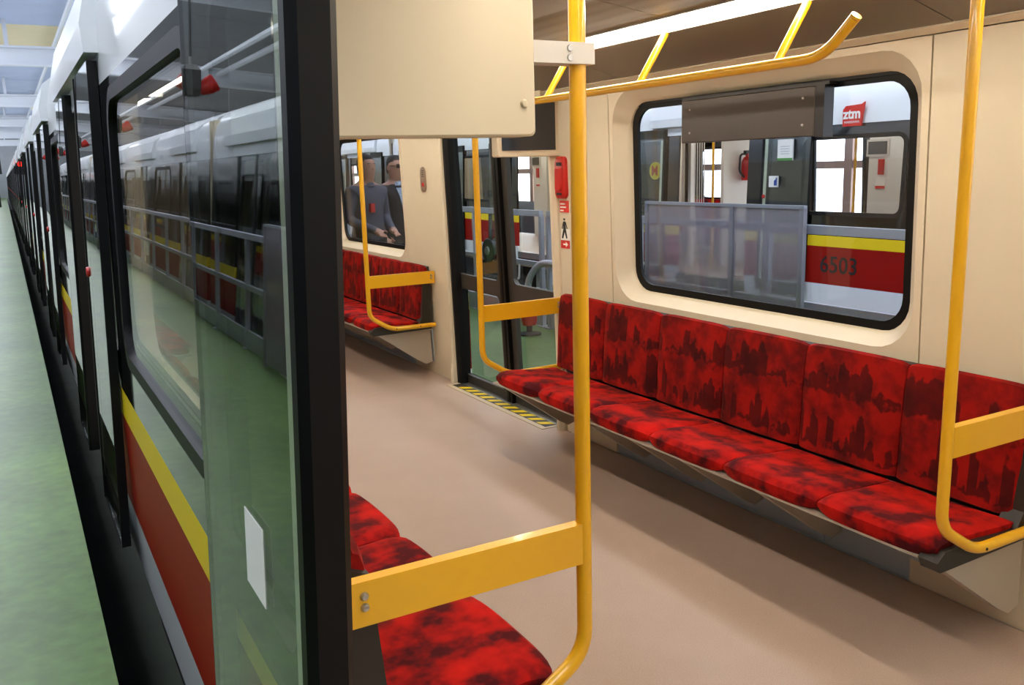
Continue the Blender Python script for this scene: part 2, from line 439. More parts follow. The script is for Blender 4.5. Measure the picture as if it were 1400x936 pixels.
def add_side(parent, rot=0.0, opened=(0, 0, 0, 0), kind='wide', extra=0.0, bays=WINS, doors=DOORS, fascia=True, ends=True):
    """exterior of one car side; rot=pi puts it on the other side"""
    c, s = math.cos(rot), math.sin(rot)
    def P(name, me, y): return ob(name, me, parent, (-s*y, c*y, 0), rot)
    for y in bays:
        P('sill_panel', strip_mesh('sill_panel', -BAY, BAY, (-.22, .1), 'white_paint'), y)
        P('lower_panel', strip_mesh('lower_panel', -BAY, BAY, (.1, .56), 'red_paint'), y)
        P('stripe', strip_mesh('stripe', -BAY, BAY, (.56, .69), 'stripe_yellow'), y)
        for n, me in window_parts(kind): P(n, me, y)
        P('under_beam', cached('under_beam', lambda: MB().box(.9, 1.2, -BAY, BAY, -.75, -.24).mesh('under_beam', 'under')), y)
    if ends:
        for e in (-1, 1):
            y = e*(1.5*D+HALF+ (2*D-1.5*D-HALF)/2); h = (2*D-1.5*D-HALF)/2-.12
            P('sill_panel', strip_mesh('sill_panel_e', -h, h, (-.22, .1), 'white_paint'), y)
            P('lower_panel', strip_mesh('lower_panel_e', -h, h, (.1, .56), 'red_paint'), y)
            P('stripe', strip_mesh('stripe_e', -h, h, (.56, .69), 'stripe_yellow'), y)
            P('end_band', strip_mesh('end_band', -h, h, (.69, 2.0), 'black_band'), y)
    for k, y in enumerate(doors):
        P('header', HEADER, y)
        P('threshold', cached('threshold', lambda: MB().box(1.19, 1.31, -HALF, HALF, -.12, -.004).mesh('threshold', 'alu')), y)
        P('door_sill', strip_mesh('door_sill', -HALF, HALF, (-.22, -.12), 'under'), y)
        for sg in (1, -1): add_leaf(parent, (y if rot == 0 else y), sg, opened[k], True, rot) if rot == 0 else add_leaf_rot(parent, y, sg, opened[k], rot, extra)
def add_leaf_rot(parent, yc, sgn, opened, rot, extra=0.0):
    S = LEAF if sgn > 0 else LEAFM
    off = yc+sgn*((HALF-.25+extra) if opened else .002)
    dx = 0 if opened else -.066
    o = ob('door_leaf', S['frame'], parent, (-dx, -off, 0), rot)
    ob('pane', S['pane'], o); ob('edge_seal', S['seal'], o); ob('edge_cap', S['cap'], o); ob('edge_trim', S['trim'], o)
    if sgn > 0: ob('door_button', S['button'], o)
    return o
ROOFP = [(1.258, 2.0), (1.25, 2.25), (1.22, 2.42), (1.13, 2.56), (.9, 2.68), (.5, 2.76), (0, 2.79)]
def roof_mesh():
    o = ROOFP+[(-x, z) for x, z in reversed(ROOFP[:-1])]
    i = [(x*.955, z-.05 if z > 2.3 else z) for x, z in reversed(o)]
    return MB().prism(o+i, 1, -CARL/2+.12, CARL/2-.12).mesh('roof', 'white_paint', True)
ROOF = roof_mesh()
BELLOWS = MB().prism([(-1.2, -.2), (1.2, -.2), (1.2, 2.3), (.9, 2.5), (-.9, 2.5), (-1.2, 2.3)], 1, -.118, -.002).mesh('bellows', 'rubber')

# ================================================================== THE CAR ONE LOOKS INTO
floor = struct(ob('floor', MB().box(-1.2, 1.2, -CARL/2+.12, CARL/2-.12, -.06, 0), None, (XC, YC, 0), 0, 'floor'), 'beige vinyl floor of the metro car interior')
wall_right = sempty('wall_right', 'cream panelled car wall with windows behind the long red bench', (XC, YC, 0))
wall_left = sempty('wall_left', 'car side with the open doors, red and yellow livery outside', (XC, YCL, 0), PI)
add_side(wall_right, 0, (0, 0, 0, 0))
add_side(wall_left, 0, (1, 1, 1, 1))
roof_o = struct(ob('roof', ROOF, None, (XC, YC, 0)), 'white curved roof of the metro car'); 
for e in (-1, 1):
    struct(ob('bellows', BELLOWS, None, (XC, YC+e*CARL/2, 0), 0 if e > 0 else PI), 'black gangway bellows between two metro cars')
# the right-hand panes are seen from inside: clear glass, weaker mirror
for o in wall_left.children:      # the leaf beside the camera is pushed fully back
    if o.name.startswith('door_leaf') and abs((YCL-o.location.y)-.28) < .06: o.location.y += .25
for w in (wall_right,):
    for o in w.children:
        if o.name.startswith('window_pane'):
            o.data = cached('pane_clear', lambda: o.data.copy()); o.data.materials[0] = M['glass_win']
        if o.name.startswith('door_leaf'):
            for c in o.children:
                if c.name.startswith('pane'):
                    k = 'lp'+('a' if c.data == LEAF['pane'] or c.data.name.startswith('lpa') else 'b')
                    src = c.data
                    me = cached(('clear', src.name), lambda: src.copy()); me.materials[0] = M['glass_in']; c.data = me

# wall linings: window panel with a bevelled reveal, plain pillar panels, skirt, portal
PW = .945
def lining_window():
    a = rr(-PW, PW, .12, 2.012, .002); b = rr(-.915, .915, .895, 1.985, .17)
    return ring(a, b, lambda z: xin(z), lambda z: xin(z), -.012).mesh('window_lining', 'cream')
def lining_reveal():
    L = []
    for g, dx, r in ((0, .0, .17), (.004, .006, .168), (.05, .055, .14), (.066, .072, .125), (.068, .092, .12)):
        L.append([(xin(z)+dx, y, z) for y, z in rr(-.915+g, .915-g, .895+g*.75, 1.985-g, r)])
    return MB().loops(L, cap=False).mesh('window_reveal', 'cream', True)
def inner_gasket():
    o = rr(-.852, .852, .94, 1.922, .125); i = rr(-.808, .808, .98, 1.885, .10)
    return MB().loops([[(xin(z)+.094, y, z) for y, z in o], [(xin(z)+.082, y, z) for y, z in o], [(xin(z)+.084, y, z) for y, z in i], [(xin(z)+.10, y, z) for y, z in i]], cap=False).mesh('window_gasket', 'rubber', True)
for w in (wall_right, wall_left):
    for y in WINS:
        ob('window_lining', cached('wl', lining_window), w, (0, y+WOFF, 0))
        ob('window_reveal', cached('wr', lining_reveal), w, (0, y+WOFF, 0))
        ob('window_gasket', cached('wg', inner_gasket), w, (0, y+WOFF, 0))
        for e in (-1, 1):
            y0, y1 = PW+.007+e*WOFF, BAY-.10
            me = cached(('pillar', e), lambda: MB().prism([(xin(0)-.002+.0, .0), (xin(2.012), 2.012), (xin(2.012)+.012, 2.012), (xin(0)+.012, 0)], 1, y0, y1).mesh('pillar_panel', 'cream'))
            mm = cached(('pillarm', e), lambda: mirror_mesh(me))
            ob('pillar_panel', me if e > 0 else mm, w, (0, y, 0))
            # portal: the proud upright beside each doorway, returning to the door
            def portal():
                def sec(z): 
                    g = .03 if z > .1 else .045
                    return [(xin(z)+.012, BAY-.0995, z), (xin(z)-g*.4, BAY-.095, z), (xin(z)-g, BAY-.07, z), (xin(z)-g, BAY-.045, z), (xin(z)-g+.012, BAY-.033, z), (xin(z)+.05, BAY-.028, z), (xin(z)+.05, BAY-.06, z)]
                return MB().loops([sec(z) for z in (0, .09, .15, 1.0, 2.012)]).mesh('door_portal', 'cream')
            if w is wall_left:   # flush post, ends short of the opening
                def post():
                    return MB().loops([[(xin(z)+.012, BAY-.0995, z), (xin(z), BAY-.0995, z), (xin(z), BAY-.068, z), (xin(z)+.06, BAY-.062, z), (xin(z)+.06, BAY-.0995, z)] for z in (0, 1.0, 2.012)]).mesh('door_portal', 'cream')
                pl = cached('postl', post); plm = cached('postlm', lambda: mirror_mesh(pl))
                ob('door_portal', pl if e > 0 else plm, w, (0, y, 0))
            pm = cached('portal', portal); pmm = cached('portalm', lambda: mirror_mesh(pm))
            if w is wall_right: ob('door_portal', pm if e > 0 else pmm, w, (0, y, 0))
            # black jamb between lining and skin
            jm = cached('jamb', lambda: MB().loops([[(xin(z)+.05, BAY-.06, z), (xin(z)-.004, BAY-.027, z), (xin(z)-.004, BAY-.006, z), (xin(z)+.02, BAY+.008, z), (xin(z)+.06, BAY+.014, z), (xout(z)-.06, BAY+.004, z), (xout(z)-.004, BAY+.004, z), (xout(z)-.004, BAY-.06, z)] for z in (-.1, .6, 2.1)]).mesh('door_jamb', 'rubber'))
            if w is wall_left:
                jl = cached('jambl', lambda: MB().loops([[(xin(z)+.07, BAY-.06, z), (xin(z)+.07, BAY+.004, z), (xout(z)-.004, BAY+.004, z), (xout(z)-.004, BAY-.06, z)] for z in (-.1, .6, 2.1)]).mesh('door_jamb', 'rubber'))
                jlm = cached('jamblm', lambda: mirror_mesh(jl))
                ob('door_jamb', jl if e > 0 else jlm, w, (0, y, 0)); continue
            jmm = cached('jambm', lambda: mirror_mesh(jm))
            ob('door_jamb', jm if e > 0 else jmm, w, (0, y, 0))
        # heater skirt below the bench in three grey panels
        for k in range(3):
            a = -PW-.30+k*(2*PW+.60)/3
            me = cached('skirt', lambda: MB().prism([(1.222, 0.0), (1.195, .12), (1.178, .362), (1.195, .362), (1.232, 0)], 1, .002, (2*PW+.60)/3-.002).mesh('heater_skirt', 'grey_skirt'))
            ob('heater_skirt', me, w, (0, y+a, 0))
        cl = cached('cant', lambda: MB().prism([(xin(2.012)-.004, 2.016), (xin(2.012)+.02, 2.016), (xin(2.012)+.02, 2.10), (xin(2.0)-.03, 2.034)], 1, -BAY, BAY).mesh('cant_rail', 'cream'))
        ob('cant_rail', cl, w, (0, y, 0))
    for y in DOORS:   # over-door cover and hazard threshold
        dc = cached('doorcover', lambda: MB().prism([(xin(1.96)-.03, 1.965), (xin(2.1)-.05, 2.10), (1.24, 2.10), (1.24, 1.965)], 1, -HALF, HALF).mesh('door_cover', 'cream'))
        ob('door_cover', dc, w, (0, y, 0))
        sp = cached('sillplate', lambda: MB().box(1.085, 1.20, -HALF+.01, HALF-.01, .0, .004).mesh('sill_plate', 'sill_beige'))
        s = ob('sill_plate', sp, w, (0, y, 0))
        hb = cached('hazbase', lambda: MB().box(1.125, 1.205, -HALF+.04, HALF-.04, .0041, .006).mesh('hazard_strip', 'hazard_dark'))
        h = ob('hazard_strip', hb, s)
        hs = cached('hazstripe', lambda: MB().prism([(1.127, 0), (1.203, -.05), (1.203, .006), (1.127, .056)], 2, .0061, .0075).mesh('hazard_bar', 'stripe_yellow'))
        for k in range(11):
            ob('hazard_bar', hs, s, (0, -HALF+.10+k*.113, 0))

# ceiling: middle perforated panels, coves, light strips
ceiling = sempty('ceiling', 'grey brown car ceiling with perforated middle panels', (XC, YC, 0))
for k in range(-4, 4):
    y0, y1 = k*D/2+.003, (k+1)*D/2-.003
    ob('ceiling_panel', cached('cpan', lambda: MB().prism([(-.67, 2.17), (-.35, 2.215), (0, 2.225), (.35, 2.215), (.67, 2.17), (.67, 2.19), (.35, 2.235), (0, 2.245), (-.35, 2.235), (-.67, 2.19)], 1, .003, D/2-.003).mesh('ceiling_panel', 'ceiling_perf')), ceiling, (0, k*D/2, 0))
cove_splits = [-CARL/2+.12]+sorted([w+e*.93 for w in WINS for e in (-1, 1)])+[CARL/2-.12]
for s in (1, -1):
    for a, b in zip(cove_splits[:-1], cove_splits[1:]):
        P = [(1.152, 2.035), (1.05, 2.062), (.775, 2.135), (.775, 2.15), (1.05, 2.078), (1.16, 2.05)]
        ob('cove_panel', MB().prism([(s*x, z) for x, z in P], 1, a+.003, b-.003), ceiling, mat='ceiling')
    P = [(.775, 2.132), (.79, 2.134), (.79, 2.20), (.66, 2.20), (.66, 2.165), (.675, 2.165), (.675, 2.19), (.775, 2.19)]
    ob('light_channel', MB().prism([(s*x, z) for x, z in P], 1, -CARL/2+.12, CARL/2-.12), ceiling, mat='ceiling')
# end walls of the car interior
for e in (-1, 1):
    struct(ob('wall_end', MB().box(-1.2, 1.2, -.02, .02, 0, 2.3), None, (XC, YC+e*(CARL/2-.16), 0), 0, 'cream'), 'cream end wall of the car by the gangway')

STRIP = MB().prism([(-.032, .0), (-.028, -.012), (.028, -.03), (.034, -.02), (.034, .02), (-.032, .02)], 1, -1.12, 1.12)
STRIPME = STRIP.mesh('diffuser', 'strip', True)
names = {(1, 0): 'long warm ceiling light strip above the right hand bench', (-1, 0): 'long warm ceiling light strip above the near red bench'}
for s in (1, -1):
    for k in range(-2, 3):
        y = YC+k*D/2*1.0
        side = 'right' if s > 0 else 'left'
        if y < -2 or y > 9: continue
        t = thing('light_strip', ('warm white ceiling light strip segment %s on the %s hand side' % (['before the camera door', 'beside the open doorway', 'over the bench', 'over the far doorway', 'over the far bench'][k+2], side)), 'ceiling light', (XC+s*.725, y, 2.162), 0 if s > 0 else PI, 'ceiling light strips')
        ob('diffuser', STRIPME, t)
        for e in (-1, 1):
            ob('end_cap', cached('scap', lambda: MB().box(-.047, .047, -.02, .02, -.03, .02).mesh('end_cap', 'light_grey')), t, (0, e*1.14, 0))

# ================================================================== benches
def cushion_mesh():
    L = []; n = 14; w = .2325
    sec = [(.662, .399), (.650, .42), (.652, .447), (.672, .466), (.72, .474), (.80, .468), (.92, .452), (1.02, .440), (1.07, .438), (1.075, .415), (1.0, .400), (.80, .395), (.70, .397)]
    cx, cz = .86, .425
    for k in range(n+1):
        u = -1+2*k/n; y = w*(math.sin(u*PI/2)*.25+u*.75)
        e = abs(u)**7; sh = 1-.10*e; dish = .012*(1-u*u)-.004
        fr = .02*abs(u)**3
        L.append([(cx+(x-cx)*(1-.03*e)+(fr if x < .75 else 0), y, cz+(z-cz)*(1-.55*e)-(dish if z > .43 and x > .7 else 0)) for x, z in sec])
    return MB().loops(L).mesh('seat_cushion', 'seat', True)
def back_mesh():
    L = []; n = 12; w = .233
    sec = [(1.062, .445), (1.070, .50), (1.078, .62), (1.092, .76), (1.105, .845), (1.118, .872), (1.138, .878), (1.15, .86), (1.15, .70), (1.15, .45)]
    cx = 1.15
    for k in range(n+1):
        u = -1+2*k/n; y = w*(math.sin(u*PI/2)*.3+u*.7); e = abs(u)**6
        L.append([(cx+(x-cx)*(1-.35*e)+(.010*(1-u*u) if x < 1.11 else 0), y, z-(.014*e if z > .84 else 0)) for x, z in sec])
    return MB().loops(L).mesh('backrest', 'back', True)
CUSH, BACK = cushion_mesh(), back_mesh()
PITCHY = .47; BL = 6*PITCHY
def bracket_mesh():
    L = []
    for y, g in ((-.022, .0), (.022, .0)):
        L.append([(.70, y, .374), (1.168, y, .364), (1.176, y, .10), (1.12, y, .085), (1.06, y, .12)])
    return MB().loops(L).mesh('bracket', 'pan')
def shell_mesh():
    poly = [(.672, .366), (.655, .40), (.69, .43), (.80, .432), (1.05, .415), (1.085, .47), (1.115, .82), (1.165, .84), (1.165, .375)]
    return MB().prism(poly, 1, -.034, .034).mesh('end_shell', 'black_plastic')
def bench(loc, rot, label, ends=(-1,)):
    t = thing('bench_seat', label, 'bench', loc, rot, 'red bench seats')
    for k in range(6):
        y = -BL/2+(k+.5)*PITCHY
        ob('seat_cushion', CUSH, t, (0, y, 0)); ob('backrest', BACK, t, (0, y, 0))
    ob('seat_pan', cached('pan', lambda: MB().prism([(.672, .386), (.664, .390), (.664, .398), (1.17, .398), (1.17, .365), (.80, .376)], 1, -BL/2-.014, BL/2+.014).mesh('seat_pan', 'pan')), t)
    ob('back_shell', cached('bshell', lambda: MB().prism([(1.151, .40), (1.151, .862), (1.168, .868), (1.168, .40)], 1, -BL/2+.002, BL/2-.012).mesh('back_shell', 'black_plastic')), t)
    sm = cached('shell', shell_mesh)
    for e in ends: ob('end_shell', sm, t, (0, e*(BL/2-.018), 0))
    for y in (-1.36, -.62, -.18, .18, .62, 1.36):
        ob('bracket', cached('bracket', bracket_mesh), t, (0, y, 0))
    return t
YB = 1.568+BL/2
bench((XC, YB, 0), 0, 'long red six-seat bench below the large window facing the doorway')
bench((XC, YB+.035, 0), PI, 'red bench seen from above behind the near yellow pole', (-1, 1))
bench((XC, YB+D+.03, 0), 0, 'far red bench beyond the glazed double door')
bench((XC, YB+D+.03, 0), PI, 'farther red bench on the door side, seen through the side windows')

# ================================================================== yellow grab poles
def pole(loc, rot, label, bolts=True, clamp=False):
    # local: car centre x=0, right side; pole stands at x=.645, bends towards the wall
    t = thing('grab_pole', label, 'grab pole', loc, rot, 'yellow grab poles at the bench ends')
    px = .632
    path = bez([(px, 0, 2.205), (px, 0, 1.2), (px, 0, .525), (px+.175, 0, .415), (1.172, 0, .415)], .06)
    ob('pole', cached('poleme', lambda: MB().tube(path, .0175, 16).mesh('pole', 'yellow', True)), t)
    ob('crossbar', cached('crossbar', lambda: MB().box(px+.012, 1.178, -.014, .014, .745, .838).mesh('crossbar', 'yellow')), t)
    ob('ceiling_flange', cached('flange', lambda: MB().lathe([(.018, 0), (.034, 0), (.036, .006), (.036, .02), (.018, .02)], (px, 0, 2.19), 18).mesh('ceiling_flange', 'yellow', True)), t)
    for z in (.785, .808):
        for e in (-1, 1):
            ob('bolt', cached('pbolt', lambda: MB().lathe([(.001, .008), (.006, .007), (.009, .002), (.009, -.001)], (0, 0, 0), 10, axis=1).mesh('bolt', 'steel', True)), t, (1.150, e*.0142, z), 0 if e > 0 else PI)
    for x in (.80, 1.0):
        ob('screw', cached('pscrew', lambda: MB().lathe([(.005, .001), (.005, -.002), (.001, -.003)], (0, 0, 0), 8, axis=1).mesh('screw', 'black_print')), t, (x+.04, -.0175, .417))
    return t
pole((XC, 1.54, 0), PI, 'yellow grab pole nearest the camera with the clamp')
pole((XC, 1.534, 0), 0, 'yellow grab pole at the near end of the long bench')
pole((XC, 4.457, 0), 0, 'yellow grab pole at the far end of the long bench')
pole((XC, 6.305, 0), 0, 'yellow grab pole at the farthest bench, beyond the door')

# overhead handrail over the long bench
t = thing('ceiling_handrail', 'yellow ceiling handrail with upturned end above the long bench', 'handrail', (XC, 0, 0))
rail_path = bez([(.64, 1.935, 2.025), (.64, 2.05, 1.925), (.64, 3.97, 1.925), (.64, 4.08, 2.035)], .09)
ob('rail', MB().tube(rail_path, .0175, 16), t, mat='yellow', smooth=True)
for y in (2.25, 3.0, 3.72):
    ob('strut', MB().tube([(.64, y, 1.925), (.785, y, 2.14)], .015, 12), t, mat='yellow', smooth=True)
for y, z, e in ((1.9335, 2.0265, -1), (4.0815, 2.0365, 1)):
    ob('end_cap', MB().tube([(.64, y, z), (.64, y+e*.005, z+.005)], .0178, 14), t, mat='yellow', smooth=True)

# ================================================================== screens beside the doors
def display(loc, rot, label):
    t = thing('display_panel', label, 'display', loc, rot, 'overhead display housings')
    # local right wall: screen faces -y
    x0, x1, z0, z1 = .755, 1.165, 1.668, 2.0
    ob('housing', cached('dhouse', lambda: MB().loops([[(x, y, z) for x, z in rr(x0+g, x1, z0+g, z1, .012)] for y, g in ((-.03, .004), (-.026, 0), (.036, 0), (.04, .004))]).mesh('housing', 'cream')), t)
    ob('screen', cached('dscreen', lambda: MB().box(x0+.028, x1-.03, -.0345, -.0302, z0+.036, z1-.03).mesh('screen', 'screen')), t)
    for x in (x0+.026,):
        for z in (z0+.06, z1-.07):
            ob('screw_cap', cached('dcap', lambda: MB().lathe([(.001, .007), (.006, .006), (.009, 0)], (0, 0, 0), 12, axis=1).mesh('screw_cap', 'cream', True)), t, (x, .0398, z))
    # clamp to the pole
    ob('clamp', cached('dclamp', lambda: MB().box(.606, .757, -.024, .024, 1.807, 1.848).mesh('clamp', 'light_grey')), t)
    for z in (1.818, 1.836):
        for e in (-1, 1):
            ob('clamp_bolt', cached('dcbolt', lambda: MB().lathe([(.002, .003), (.006, .003), (.007, 0)], (0, 0, 0), 10, axis=1).mesh('clamp_bolt', 'steel', True)), t, (.665, e*.0241, z), 0 if e > 0 else PI)
    return t
display((XC, 1.54, 0), PI, 'cream back of the overhead display box at the top, nearest the camera')
display((XC, 4.457, 0), 0, 'dark overhead screen in a cream frame beside the far door')

# dark brown route display box in the top of the large window
t = thing('route_display', 'dark brown route display box hung in the top of the large window', 'display', (XC, 0, 0))
ob('body', MB().loops([[(x, y, z) for y, z in rr(2.565+g, 3.37-g, 1.70+g, 1.893-g, .004, 2)] for x, g in ((1.178, .003), (1.181, 0), (1.232, 0))]), t, mat='brown_box')
ob('side_cover', MB().box(1.182, 1.236, 2.52, 2.565, 1.696, 1.895), t, mat='box_side')
ob('top_rail', MB().box(1.19, 1.24, 2.505, 3.38, 1.8955, 1.908), t, mat='box_side')
for y in (2.625, 3.31):
    for z in (1.745, 1.85):
        ob('screw', MB().lathe([(.001, -.005), (.004, -.004), (.006, 0)], (1.178, y, z), 10, axis=0), t, mat='steel', smooth=True)

# emergency handle, signs, intercom on the pillars
xw = XC+xin(1.5)
t = thing('emergency_brake_box', 'red emergency handle box on the cream pillar by the far door', 'emergency handle', (0, 0, 0))
ob('case', MB().loops([[(xw-dx-.0256*(0), y, z) for y, z in rr(4.345+g, 4.448-g, 1.425+g, 1.665-g, .03)] for dx, g in ((-.004, 0), (.022, 0), (.03, .008))]), t, mat='red_plastic', smooth=True)
ob('grip', MB().loops([[(xw-dx, y, z) for y, z in rr(4.365+g, 4.428-g, 1.47+g, 1.60-g, .012)] for dx, g in ((.03, 0), (.042, .004))]), t, mat='red_plastic', smooth=True)
ob('slot', MB().box(xw-.033, xw-.029, 4.37, 4.42, 1.612, 1.632), t, mat='black_print')
ob('slot', MB().box(xw-.033, xw-.029, 4.37, 4.42, 1.445, 1.458), t, mat='black_print')
t = thing('emergency_sign', 'red notice with white lettering under the emergency handle', 'sign')
ob('plate', MB().box(xw-.002, xw+.004, 4.345, 4.437, 1.345, 1.413), t, mat='red_print')
for k, w_ in enumerate((.05, .06, .035)):
    ob('lettering', MB().box(xw-.003, xw-.002, 4.43-w_, 4.43, 1.395-k*.019-.005, 1.395-k*.019+.003), t, mat='white_print')
t = thing('exit_sign', 'walking figure sticker above a red arrow on the cream pillar', 'sign')
xs = XC+xin(1.22)
ob('plate', MB().box(xs-.0015, xs+.003, 4.345, 4.44, 1.135, 1.33), t, mat='white_print')
def flat(pts, x=None): return MB().prism([(y, z) for y, z in pts], 0, xs-.003, xs-.0016)
ob('figure_head', flat([(4.40+.011*math.cos(a), 1.308+.011*math.sin(a)) for a in [k*PI/5 for k in range(10)]]), t, mat='black_print')
ob('figure_body', flat([(4.412, 1.292), (4.39, 1.292), (4.385, 1.245), (4.37, 1.195), (4.382, 1.193), (4.398, 1.232), (4.416, 1.192), (4.430, 1.195), (4.412, 1.245)]), t, mat='black_print')
ob('figure_arm', flat([(4.392, 1.288), (4.385, 1.29), (4.368, 1.252), (4.375, 1.249)]), t, mat='black_print')
ob('figure_arm', flat([(4.408, 1.288), (4.415, 1.285), (4.428, 1.25), (4.421, 1.247)]), t, mat='black_print')
ob('arrow_plate', flat([(4.345, 1.135), (4.44, 1.135), (4.44, 1.182), (4.345, 1.182)]), t, mat='red_print')
def flat2(pts): return MB().prism([(y, z) for y, z in pts], 0, xs-.0045, xs-.0031)
ob('arrow', flat2([(4.412, 1.154), (4.412, 1.163), (4.385, 1.163), (4.385, 1.174), (4.362, 1.158), (4.385, 1.142), (4.385, 1.154)]), t, mat='white_print')
t = thing('intercom', 'small oval intercom with a red button on the far cream pillar', 'intercom')
xi = XC+xin(1.54)
ob('plate', MB().loops([[(xi-dx, y, z) for y, z in rr(6.335+g, 6.435-g, 1.445+g, 1.635-g, .045-g)] for dx, g in ((-.003, 0), (.006, 0), (.009, .006))]), t, mat=plain('intercom_brown', '8f7d6c', .4), smooth=True)
ob('button', MB().lathe([(.001, -.016), (.016, -.014), (.018, -.008)], (xi, 6.38, 1.50), 14, axis=0), t, mat='red_plastic', smooth=True)
for k in range(4):
    ob('speaker_slot', MB().box(xi-.011, xi-.009, 6.36, 6.40, 1.56+k*.014, 1.566+k*.014), t, mat='black_plastic')

# paper notice on the near door leaf
near_leaf = None
for o in wall_left.children:
    if o.name.startswith('door_leaf'):
        wy_ = (wall_left.matrix_world if False else None)
for o in list(wall_left.children):
    if o.name.startswith('door_leaf'):
        yl = o.location.y; Yw = YCL-yl      # parent is turned by pi
        if abs(Yw-1.2) < .08: near_leaf = o
if near_leaf:
    nz0, nz1 = .62, .75
    q = [(-.30, .625), (-.37, .645), (-.37, .775), (-.30, .755)]
    pp = MB().loops([[(xleaf(z)+dx, y, z) for y, z in ((-.265, .865), (-.40, .865), (-.40, 1.01), (-.265, 1.01))] for dx in (.0005, .0015)])
    n = ob('paper_notice', pp, near_leaf, mat='white_print'); n['label'] = 'white paper notice stuck on the glass'

# ================================================================== OTHER CARS
def car(loc, label, right=None, left=None, kind='wide', interior=True, group=None):
    t = thing('metro_car', label, 'train car', loc, 0.0, group)
    if right is not None: add_side(t, 0, right, kind)
    if left is not None: add_side(t, PI, left, kind, .53 if kind == 'small' else 0.0)
    ob('roof', ROOF, t)
    for e in (-1, 1): ob('bellows', BELLOWS, t, (0, e*CARL/2, 0), 0 if e > 0 else PI)
    if interior:
        ob('car_floor', cached('cfloor', lambda: MB().box(-1.2, 1.2, -CARL/2+.12, CARL/2-.12, -.3, -.005).mesh('car_floor', 'floor')), t)
        ob('car_ceiling', cached('cceil', lambda: MB().box(-1.2, 1.2, -CARL/2+.12, CARL/2-.12, 2.15, 2.2).mesh('car_ceiling', 'cream')), t)
        for e in (-1, 1):
            ob('end_wall', cached('cend', lambda: MB().box(-1.25, 1.25, -.03, .03, -.2, 2.5).mesh('end_wall', 'cream')), t, (0, e*(CARL/2-.13), 0))
    if right is None or left is None:
        sgn = 1 if right is None else -1
        ob('far_side', cached(('fs', sgn), lambda: MB().box(sgn*1.23, sgn*1.29, -CARL/2+.12, CARL/2-.12, -.2, 2.05).mesh('far_side', 'cream')), t)
    return t
ords = ['next', 'second', 'third', 'fourth', 'fifth']
for k in range(1, 6):
    car((XC, YC+k*CARL, 0), 'white roofed metro car, the %s one coupled ahead of the near car, doors open' % ords[k-1], None, (1, 1, 1, 1), group='cars of the near train')
LX = -1.65-1.34
for k in range(0, 3):
    car((LX, YC+k*CARL, 0), 'red metro car with closed doors behind the left railing, %s' % ['mirrored in the near glass', 'middle one of its train', 'far one of its train'][k], (0, 0, 0, 0), None, group='cars of the left neighbouring train')
RX = 8.6+1.33
Y6 = 9.62
rc = car((RX, Y6+D/2, 0), 'red and yellow metro car numbered 6503 outside the large window', (1, 1, 1, 1), (1, 1, 1, 0), 'small', group='cars of the right neighbouring train')
car((RX, Y6+D/2+CARL, 0), 'metro car coupled beyond the car numbered 6503', (1, 1, 1, 1), (1, 1, 1, 1), 'small', group='cars of the right neighbouring train')
# interior of 6503 that shows through its windows and doorway (local = world - (RX, 9.5+D/2))
CY6 = Y6+D/2
def L6(x, y, z): return (x-RX, y-CY6, z)
M['strip6'] = emit('car_light_strip', 'fff2e0', 9.0)
M['cream6'] = plain('pale_lining', 'e4e4e0', 0.45)
for e in (-1, 1):
    ob('ceiling_light', MB().box(e*.7-.06, e*.7+.06, -CARL/2+.4, CARL/2-.4, 2.13, 2.149), rc, mat='strip6')
# bulkhead across the car, seen through the open doorway
bk = ob('bulkhead', MB().box(9.78-RX, 10.75-RX, 10.60-CY6, 10.66-CY6, 0, 2.14), rc, mat='cream6')
ob('bulkhead_post', MB().box(9.12-RX, 9.19-RX, 10.60-CY6, 10.66-CY6, 0, 2.14), bk, mat='cream6')
for k in range(5):
    ob('bulkhead_bar', MB().tube([(9.22+k*.045-RX, 10.62-CY6, .1), (9.22+k*.045-RX, 10.62-CY6, 2.14)], .009, 8), bk, mat='light_grey', smooth=True)
exx, exy = 10.17-RX, 10.50-CY6
ex = ob('fire_extinguisher', MB().lathe([(.001, 1.31), (.075, 1.31), (.082, 1.34), (.082, 1.60), (.055, 1.66), (.025, 1.68), (.025, 1.72), (.001, 1.72)], (exx, exy, 0), 16), rc, mat='red_plastic', smooth=True)
ex['label'] = 'red fire extinguisher with black hose'
ob('extinguisher_hose', MB().tube(bez([(exx, exy, 1.71), (exx-.14, exy, 1.72), (exx-.16, exy, 1.45), (exx-.08, exy-.03, 1.36)], .08), .016, 8), ex, mat='black_print', smooth=True)
ob('valve', MB().box(exx-.05, exx+.04, exy-.03, exy+.03, 1.72, 1.77), ex, mat='black_print')
ob('extinguisher_label', MB().box(exx-.03, exx+.05, exy-.086, exy-.082, 1.42, 1.55), ex, mat='white_print')
for x, y in ((9.52, 10.55), (10.3, 8.55), (10.2, 18.2), (9.8, 14.9)):
    ob('grab_pole', MB().tube([(x-RX, y-CY6, 0), (x-RX, y-CY6, 2.14)], .02, 10), rc, mat='yellow', smooth=True)
